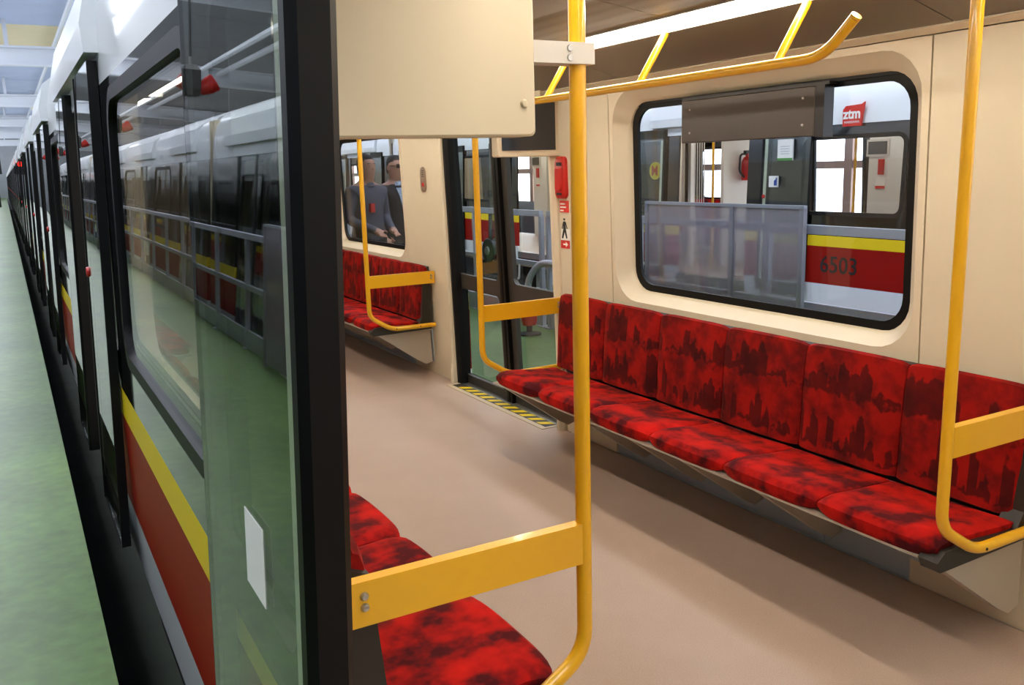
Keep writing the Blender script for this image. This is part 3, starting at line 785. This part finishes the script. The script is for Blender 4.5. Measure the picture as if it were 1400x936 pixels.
for y0, y1 in ((8.30, 8.93), (13.1, 13.7), (17.9, 18.5)):
    ob('inner_pier', MB().box(1.12, 1.2, y0-CY6, y1-CY6, 0, 2.14), rc, mat='cream6')
    yc = y1-.25
    a = ob('advert_frame', MB().box(1.095, 1.12, yc-.1-CY6, yc+.28-CY6, 1.62, 1.86), rc, mat='light_grey')
    ob('advert', MB().box(1.09, 1.094, yc-.07-CY6, yc+.25-CY6, 1.65, 1.83), a, mat='door_frame')
    ob('emergency_box', MB().box(1.08, 1.12, yc-.02-CY6, yc+.06-CY6, 1.36, 1.58), rc, mat='red_plastic')
    e_ = ob('exit_sticker', MB().box(1.11, 1.119, yc-.05-CY6, yc+.11-CY6, 1.16, 1.33), rc, mat='white_print')
    ob('sticker_foot', MB().box(1.105, 1.1095, yc-.05-CY6, yc+.11-CY6, 1.16, 1.20), e_, mat='red_print')
for y0, y1 in ((4.9, 6.9), (11.0, 12.9), (15.75, 16.6)):
    ob('seat_row', MB().prism([(.75, .40), (1.18, .40), (1.18, .95), (1.10, .95), (1.06, .48), (.75, .48)], 1, y0-CY6, y1-CY6), rc, mat='seat')
# markings
xf = -(1.33)-.001
put_text('fleet_number', text_mesh('6503', .285, 'black_print', .0015, .003), rc, (-xout(.36)-.002, 7.33-CY6, .335), (-1, 0, 0))
lg = MB().prism([(7.11-CY6, 1.97), (7.37-CY6, 1.97), (7.37-CY6, 2.16), (7.33-CY6, 2.20), (7.11-CY6, 2.21), (7.07-CY6, 2.235)], 0, -1.3005, -1.277)
lo = ob('logo_plate', lg, rc, mat='red_print')
put_text('logo_lettering', text_mesh('ztm', .16, 'white_print', .001, .005), lo, (-1.302, 7.24-CY6, 2.105), (-1, 0, 0))
put_text('logo_small_lettering', text_mesh('WARSZAWA', .038, 'white_print', .001, .0), lo, (-1.302, 7.24-CY6, 2.015), (-1, 0, 0))
mo = ob('round_sticker', MB().lathe([(.001, -1.304), (.13, -1.304), (.13, -1.285)], (0, 10.85-CY6, 1.50), 24, axis=0), rc, mat='yellow_print')
put_text('sticker_letter', text_mesh('M', .20, 'red_print', .001, .006), mo, (-1.306, 10.85-CY6, 1.495), (-1, 0, 0))
pn = ob('paper_notice', MB().box(-1.345, -1.325, 8.08-CY6, 8.33-CY6, 1.60, 1.86), rc, mat='white_print')
ob('notice_band', MB().box(-1.3465, -1.345, 8.08-CY6, 8.33-CY6, 1.60, 1.63), pn, mat=plain('green_band', '4d8f3c', .5))
for k in range(4):
    ob('notice_line', MB().box(-1.3465, -1.345, 8.13-CY6, 8.28-CY6, 1.68+k*.03, 1.687+k*.03), pn, mat='rail_grey')
st = ob('access_sticker', MB().box(-1.362, -1.34, 8.30-CY6, 8.45-CY6, 1.27, 1.41), rc, mat='white_print')
ob('access_symbol', MB().prism([(8.31-CY6, 1.29), (8.36-CY6, 1.29), (8.36-CY6, 1.35), (8.33-CY6, 1.37), (8.33-CY6, 1.39), (8.31-CY6, 1.39)], 0, -1.364, -1.3625), st, mat='blue_print')
for k in range(10):   # running gear below the sill
    y = 4.9+k*.62
    ob('equipment_box', MB().box(-1.15, -.6, y, y+.42, -.85, -.32), rc, (0, -CY6, 0), mat='under')
for y in (6.5, 6.9, 7.9, 9.9, 13.8, 15.2):
    ob('step_iron', MB().tube(bez([(-1.27, y-.1, -.22), (-1.27, y-.06, -.55), (-1.27, y+.06, -.55), (-1.27, y+.1, -.22)], .03, 3), .02, 6), rc, (0, -CY6, 0), mat='light_grey')

# ================================================================== DEPOT HALL
struct(ob('platform', MB().box(-1.56, .135, -14, 110, -.35, -.05), mat='green'), 'green painted platform floor beside the near train')
struct(ob('platform_edge', MB().box(-1.5, .10, -14, 110, -1.3, -.351), mat='under'), 'dark wall below the near platform edge')
struct(ob('platform', MB().box(3.19, 4.86, -14, 110, -.35, -.05), mat='green'), 'green painted platform floor outside the far car door')
struct(ob('platform_edge', MB().box(3.22, 4.80, -14, 110, -1.3, -.351), mat='under'), 'dark wall below the right platform')
struct(ob('track_bed', MB().box(-16, 16, -14, 110, -1.45, -1.3), mat='pit'), 'dark track bed below the trains')
for x in (.9, 2.34, 9.2, 10.64, 5.5, 6.94, -3.75, -2.31):
    struct(ob('rail_track', MB().prism([(x-.06, -1.3), (x+.06, -1.3), (x+.03, -1.27), (x+.035, -1.17), (x-.035, -1.17), (x-.03, -1.27)], 1, -14, 110), mat='alu'), 'steel running rail on the track bed')
# railings
def railing(x, y0, n, label):
    P = 1.52
    t = thing('railing', label, 'railing', (x, y0, -.05), 0, 'grey platform railings')
    ob('top_rail', cached(('tr', n), lambda: MB().box(-.025, .025, 0, n*P, 1.155, 1.215).mesh('top_rail', 'rail_grey')), t)
    ob('middle_rail', cached(('mr', n), lambda: MB().box(-.02, .02, 0, n*P, .63, .68).mesh('middle_rail', 'rail_grey')), t)
    ob('kick_board', cached(('kb', n), lambda: MB().box(-.012, .012, 0, n*P, .01, .20).mesh('kick_board', 'rail_grey')), t)
    for k in range(n+1):
        ob('post', cached('rpost', lambda: MB().box(-.022, .022, -.022, .022, 0, 1.155).mesh('post', 'rail_grey')), t, (0, k*P, 0))
        ob('post_foot', cached('rfoot', lambda: MB().box(-.05, .05, -.05, .05, 0, .012).mesh('post_foot', 'rail_grey')), t, (0, k*P, 0))
for k in range(5):
    railing(-1.5, -4.4+k*12.3, 8, 'grey steel railing along the near platform, %s length' % ['first', 'second', 'third', 'fourth', 'last'][k])
for k in range(3):
    railing(4.8, -4.4+k*12.3, 8, 'grey steel railing outside the right hand windows, %s length' % ['nearest', 'middle', 'far'][k])
def sheet(x, y0, y1, label):
    t = thing('barrier_sheet', label, 'screen', (x, (y0+y1)/2, -.05), 0, 'lavender barrier sheets')
    h = (y1-y0)/2
    ob('sheet', MB().box(-.004, .004, -h, h, .04, 1.325), t, mat='frosted')
    for y in (-h, -h*.2, h): ob('upright', MB().box(-.018, .018, y-.02, y+.02, 0, 1.33), t, mat=plain('upright_grey', '8f8d98', .5))
    ob('cap_rail', MB().box(-.016, .016, -h-.02, h+.02, 1.326, 1.35), t, mat='rail_grey')
sheet(4.72, 4.33, 6.03, 'translucent lavender sheet on the railing outside the large window')
sheet(-1.42, 6.5, 8.35, 'translucent lavender sheet on the left platform railing, mirrored in glass')
sheet(-1.42, 24.0, 25.7, 'farther lavender sheet along the left platform railing')

# hall roof
roof_hall = sempty('hall_roof', 'depot roof of pale blue panels on white beams')
k = 0
for y in range(-14, 110, 6):
    m = 'roof_yellow' if 34 <= y < 40 else 'roof_blue'
    for x0, x1 in ((-16, -2.4), (-1.2, 5.4), (6.6, 16)):
        ob('roof_panel', MB().box(x0+.02, x1-.02, y+.03, y+5.97, 6.6, 6.68), roof_hall, mat=m if x0 > -5 else 'roof_grey')
    for x0 in (-2.4, 5.4):
        ob('skylight', MB().box(x0+.02, x0+1.18, y+.03, y+5.97, 6.62, 6.66), roof_hall, mat='sky_day')  # glowing strips added out of view to light the train tops
for y in (-3, 15, 33, 51, 69, 87, 105):
    ob('roof_beam', MB().prism([(y-.18, 5.2), (y+.18, 5.2), (y+.18, 5.26), (y+.03, 5.28), (y+.03, 5.72), (y+.18, 5.74), (y+.18, 5.8), (y-.18, 5.8), (y-.18, 5.74), (y-.03, 5.72), (y-.03, 5.28), (y-.18, 5.26)], 0, -16, 16), roof_hall, mat='beam')
    ob('roof_beam', MB().box(-16, 16, y+8.9, y+9.1, 6.2, 6.58), roof_hall, mat='beam')
    for x in (-8, .6, 9):
        ob('beam_hanger', MB().box(x-.06, x+.06, y-.06, y+.06, 5.8, 6.6), roof_hall, mat='beam')
for x, z, r in ((-4.4, 5.0, .07), (-6.0, 5.6, .09), (2.0, 6.0, .06)):
    ob('service_pipe', MB().tube([(x, -14, z), (x, 110, z)], r, 8), roof_hall, mat='beam', smooth=True)
struct(ob('wall_back', MB().box(-16, 16, 110, 110.2, -1.4, 6.7), mat='hall_wall'), 'grey end wall far along the platform')
def hall_wall(x, s, nm):
    t = sempty(nm, 'depot side wall with a long band of bright windows')
    t.location = (x, 0, 0)
    ob('wall_base', MB().box(-.1, .1, -14, 110, -1.4, .6), t, mat='hall_wall')
    ob('wall_top', MB().box(-.1, .1, -14, 110, 3.2, 6.7), t, mat='hall_wall')
    ob('day_pane', MB().box(.0, .02, -14, 110, .6, 3.2), t, mat='window_day')
    for y in range(-14, 111, 2):
        ob('mullion', cached('mull', lambda: MB().box(-.12, .12, -.09, .09, .6, 3.2).mesh('mullion', 'mullion')), t, (0, y*.72, 0))
    ob('transom', MB().box(-.10, .10, -14, 110, 1.42, 1.56), t, mat='mullion')
hall_wall(13.8, -1, 'wall_hall_right'); hall_wall(-14, 1, 'wall_hall_left')

# pendant lamps: each one carries its own light
def pendant(x, y, z, label, watts=HALL_LAMP):
    t = thing('pendant_lamp', label, 'lamp', (x, y, z), 0, 'cone pendant lamps of the depot')
    ob('shade', cached('pshade', lambda: MB().lathe([(.035, .42), (.06, .40), (.07, .30), (.11, .22), (.24, .02), (.245, 0), (.235, .0), (.10, .21), (.035, .25)], n=20).mesh('shade', 'lamp_body', True)), t)
    ob('bulb', cached('pbulb', lambda: MB().lathe([(.001, .05), (.06, .06), (.075, .11), (.05, .17), (.03, .21), (.001, .21)], n=14).mesh('bulb', 'lamp_glow', True)), t)
    ob('rod', cached(('prod', z), lambda: MB().tube([(0, 0, .40), (0, 0, 6.58-z)], .012, 6).mesh('rod', 'lamp_body')), t)
    l = bpy.data.lights.new('pendant_light', 'SPOT'); l.energy = watts; l.color = (1, .97, .92)
    l.spot_size = math.radians(150); l.spot_blend = .6; l.shadow_soft_size = .22
    lo = bpy.data.objects.new('pendant_light', l); col.objects.link(lo); lo.parent = t; lo.location = (0, 0, -.02)
for i, y in enumerate(range(2, 90, 8)):
    pendant(-.75, y, 4.7, 'cone lamp over the near platform, number %s from the camera' % ['one', 'two', 'three', 'four', 'five', 'six', 'seven', 'eight', 'nine', 'ten', 'eleven'][i])
for i, y in enumerate(range(-1, 40, 8)):  # lamp row added to brighten the neighbouring train on the right
    pendant(6.7, y, 4.7, 'cone lamp over the empty track on the right, number %s from the camera' % ['one', 'two', 'three', 'four', 'five', 'six'][i], 110)
for i, y in enumerate(range(9, 60, 9)):
    pendant(-7.0, y, 4.2, 'cone lamp beyond the left train, number %s from the camera' % ['one', 'two', 'three', 'four', 'five', 'six'][i])
# red power sockets hanging on cables over the near platform
def socket(x, y, z, label):
    t = thing('hanging_socket', label, 'power socket', (x, y, z), 0, 'red hanging power sockets')
    ob('cable', cached(('skc', z), lambda: MB().tube([(0, 0, .34), (0, 0, 6.58-z)], .012, 6).mesh('cable', 'black_print')), t)
    ob('hook', cached('skh', lambda: MB().tube(bez([(0, 0, .36), (0, .03, .33), (0, .03, .27), (0, 0, .25)], .02, 4), .008, 6).mesh('hook', 'steel')), t)
    ob('body', cached('skb', lambda: MB().loops([[(sx*w, sy*w2, zz) for sx, sy in ((-1, -1), (1, -1), (1, 1), (-1, 1))] for zz, w, w2 in ((0, .06, .08), (.06, .075, .09), (.22, .075, .09), (.27, .04, .05))]).mesh('body', 'black_plastic')), t)
    for e in (-1, 1):
        ob('outlet', cached(('sko', e), lambda: MB().lathe([(.001, 0), (.045, 0), (.055, .03), (.075, .10), (.08, .16), (.001, .16)], n=14).mesh('outlet', 'red_plastic', True)), t, (e*.07, 0, .05)).rotation_euler = (0, e*1.0, 0)
for i, y in enumerate((8.5, 15.5, 22.5, 29.5, 36.5)):
    socket(-.8, y, 2.41, 'red hanging power socket on a cable, %s along the near platform' % ['first', 'second', 'third', 'fourth', 'fifth'][i])

# signal light at the far end, air hose on the right platform
t = thing('signal_light', 'red signal light at the far end of the platform', 'signal', (-.35, 70, -.05))
ob('post', MB().tube([(0, 0, 0), (0, 0, 2.2)], .06, 10), t, mat='under'); ob('head', MB().box(-.35, .35, -.1, .25, 2.2, 3.9), t, mat='under')
ob('lens', MB().lathe([(.001, -.13), (.16, -.13), (.18, -.10)], (0, 0, 2.9), 14, axis=1), t, mat=emit('signal_red', 'ff3020', 4))
t = thing('air_hose', 'grey curved air hose with red valve outside the far door', 'hose', (4.45, 7.6, -.05))
ob('hose', MB().tube(bez([(0, 0, .30), (0, .02, .55), (.06, -.14, .74), (.16, -.42, .72), (.2, -.5, .5)], .12), .035, 10), t, mat='rail_grey', smooth=True)
ob('valve', MB().lathe([(.001, .10), (.07, .10), (.085, .16), (.07, .26), (.03, .32), (.001, .32)], n=12), t, mat='red_plastic', smooth=True)
ob('stand', MB().lathe([(.12, 0), (.12, .015), (.03, .03), (.03, .11)], n=14), t, mat='under', smooth=True)
t = thing('hose_reel', 'round black hose reel on the railing outside the far door', 'hose reel', (4.60, 8.62, .72))
ob('drum', MB().lathe([(.001, -.06), (.13, -.06), (.14, -.05), (.10, -.03), (.10, .03), (.14, .05), (.13, .06), (.001, .06)], n=22, axis=0), t, mat='black_plastic', smooth=True)
ob('hub', MB().lathe([(.001, -.075), (.045, -.075), (.05, -.06)], n=14, axis=0), t, mat='steel', smooth=True)
ob('bracket', MB().box(.05, .19, -.03, .03, -.03, .03), t, mat='under')

# ================================================================== two people on the right platform
def person(loc, rotz, h, label, top, hands, extras):
    """faces -y before rotation; built as one skinned surface"""
    k = h/1.80
    J = {'pelvis': (0, .0, .96, .178, .14), 'waist': (0, .0, 1.10, .172, .135), 'chest': (0, .0, 1.30, .205, .15), 'upper': (0, .015, 1.42, .17, .115),
         'neck': (0, .005, 1.505, .072, .075), 'jaw': (0, -.02, 1.575, .074, .092), 'face': (0, -.010, 1.655, .094, .118), 'crown': (0, .004, 1.725, .092, .112), 'top': (0, .008, 1.775, .05, .062)}
    E = [('pelvis', 'waist'), ('waist', 'chest'), ('chest', 'upper'), ('upper', 'neck'), ('neck', 'jaw'), ('jaw', 'face'), ('face', 'crown'), ('crown', 'top')]
    for s, n in ((-1, 'r'), (1, 'l')):
        hx, hy, hz = hands[0 if s < 0 else 1]
        J['sh'+n] = (s*.19, .01, 1.405, .088, .086); J['el'+n] = (s*.255, .03, 1.13, .064, .062)
        J['wr'+n] = (s*hx, hy, hz, .042, .044); J['hand'+n] = (s*(hx-.02), hy-.06, hz-.03, .046, .028)
        E += [('upper', 'sh'+n), ('sh'+n, 'el'+n), ('el'+n, 'wr'+n), ('wr'+n, 'hand'+n)]
        for f in range(4):
            a = 'f%d%s' % (f, n); fx = s*(hx-.045+.02*f-.005)
            J[a+'a'] = (fx, hy-.105, hz-.045-.004*f, .0095, .0095); J[a+'b'] = (fx-s*.008, hy-.135, hz-.075+.004*f, .008, .008)
            E += [('hand'+n, a+'a'), (a+'a', a+'b')]
        J['th'+n] = (s*(hx-.07), hy-.07, hz-.01, .010, .010); J['tt'+n] = (s*(hx-.085), hy-.11, hz-.02, .009, .009)
        E += [('hand'+n, 'th'+n), ('th'+n, 'tt'+n)]
        J['hip'+n] = (s*.10, .0, .88, .12, .125); J['kn'+n] = (s*.11, -.01, .50, .085, .088); J['an'+n] = (s*.115, .03, .10, .062, .064)
        J['ball'+n] = (s*.115, -.09, .045, .046, .04); J['toe'+n] = (s*.118, -.16, .035, .036, .03)
        E += [('pelvis', 'hip'+n), ('hip'+n, 'kn'+n), ('kn'+n, 'an'+n), ('an'+n, 'ball'+n), ('ball'+n, 'toe'+n)]
    names = list(J); idx = {n: i for i, n in enumerate(names)}
    me = bpy.data.meshes.new('body'); me.from_pydata([tuple(c*k for c in J[n][:3]) for n in names], [(idx[a], idx[b]) for a, b in E], [])
    o = bpy.data.objects.new('tmp_body', me); col.objects.link(o)
    bpy.context.view_layer.objects.active = o
    sk = o.modifiers.new('skin', 'SKIN'); sk.use_smooth_shade = True
    for i, n in enumerate(names):
        sv = o.data.skin_vertices[0].data[i]; sv.radius = (J[n][3]*k, J[n][4]*k); sv.use_root = (n == 'pelvis')
    ss = o.modifiers.new('sub', 'SUBSURF'); ss.levels = 2; ss.render_levels = 2
    bpy.context.view_layer.update()
    bme = bpy.data.meshes.new_from_object(o.evaluated_get(bpy.context.evaluated_depsgraph_get()))
    bpy.data.objects.remove(o)
    for m in ('skin', top, 'trousers', 'black_print'): bme.materials.append(M[m])
    def mat_of(n):
        if n in ('neck', 'jaw', 'face', 'crown', 'top') or n[:4] == 'hand' or n[:2] in ('th', 'tt') or (n[0] == 'f' and n[1].isdigit()): return 0
        if n[:3] in ('hip',) or n[:2] in ('kn', 'an'): return 2
        return 3 if n[:4] == 'ball' or n[:3] == 'toe' else 1
    JP = [(Vector(J[n][:3])*k, mat_of(n)) for n in names]
    for p in bme.polygons:
        p.use_smooth = True
        c = p.center; best = min(JP, key=lambda q: (q[0]-c).length)
        mi = best[1]
        if mi == 0 and c.z < 1.3*k and (best[0]-c).length > .055*k: mi = 1 if c.z > .90*k else 2
        if mi == 0 and 1.3*k < c.z < 1.475*k: mi = 1
        if mi == 1 and c.z > 1.475*k: mi = 0
        p.material_index = mi
    t = thing('person', label, 'person', loc, rotz)
    b = ob('body', bme, t)
    def sub(n, mb, mat, sm=True): return ob(n, MBs(mb, k), t, mat=mat, smooth=sm)
    def MBs(mb, k):
        mb.v = [tuple(c*k for c in v) for v in mb.v]; return mb
    # hair cap
    L = []
    for zz, rx, ry, cy in ((1.60, .062, .03, .062), (1.645, .076, .062, .036), (1.69, .083, .090, .012), (1.725, .083, .097, .004), (1.765, .070, .084, .004), (1.792, .044, .055, .006), (1.802, .012, .015, .008)):
        L.append([(rx*math.cos(a), cy+ry*math.sin(a), zz+(.028 if math.sin(a) < -.3 and zz < 1.7 else 0)) for a in [2*PI*i/18 for i in range(18)]])
    sub('hair', MB().loops(L), 'hair')
    sub('nose', MB().loops([[(x*w, y-.002, z) for x, y in ((-1, -.085), (1, -.085), (0, yy))] for z, w, yy in ((1.675, .008, -.100), (1.635, .014, -.122), (1.628, .012, -.105))]), 'skin')
    for s in (-1, 1):
        sub('ear', MB().lathe([(.001, s*.082), (.02, s*.084), (.026, s*.078), (.02, s*.07)], (0, .01, 1.655), 10, axis=0), 'skin')
        sub('eye', MB().lathe([(.001, -.104), (.010, -.102), (.012, -.095)], (s*.030, 0, 1.672), 10, axis=1), 'black_print')
        sub('brow', MB().box(s*.03-.017, s*.03+.017, -.104, -.092, 1.692, 1.699), 'hair', False)
    sub('mouth', MB().box(-.022, .022, -.100, -.088, 1.598, 1.604), plain('lips', '8a4a42', .5), False)
    for nm, mb, mt in extras:
        sub(nm, mb, mt)
    return t
ex1 = [('badge', MB().box(-.085, -.03, -.150, -.10, 1.20, 1.29), 'red_print'),
       ('collar', MB().lathe([(.060, 1.505), (.068, 1.51), (.088, 1.465), (.075, 1.455)], (0, -.005, 0), 14), 'grey_shirt')]
ex2 = [('spectacles', MB().box(-.06, -.006, -.112, -.106, 1.655, 1.69).box(.006, .06, -.112, -.106, 1.655, 1.69).box(-.01, .01, -.112, -.107, 1.678, 1.684).box(-.082, -.077, -.11, .01, 1.676, 1.684).box(.077, .082, -.11, .01, 1.676, 1.684), 'lens'),
       ('shirt_front', MB().loops([[(-w, -.132-g, z), (w, -.132-g, z), (w, -.09, z), (-w, -.09, z)] for z, w, g in ((1.20, .015, .006), (1.34, .05, .0), (1.44, .07, -.035))]), 'check_shirt'),
       ('collar', MB().lathe([(.060, 1.51), (.070, 1.515), (.092, 1.465), (.078, 1.455)], (0, -.005, 0), 14), 'check_shirt')]
person((3.40, 9.20, -.05), 0.35, 1.85, 'person in a grey shirt with a red badge outside the far window', 'grey_shirt', ((.12, -.22, 1.02), (.12, -.22, 1.02)), ex1)
person((3.92, 9.66, -.05), 0.30, 1.84, 'person with glasses in a black jacket over a checked shirt', 'black_jacket', ((.26, -.05, .88), (.26, -.05, .88)), ex2)
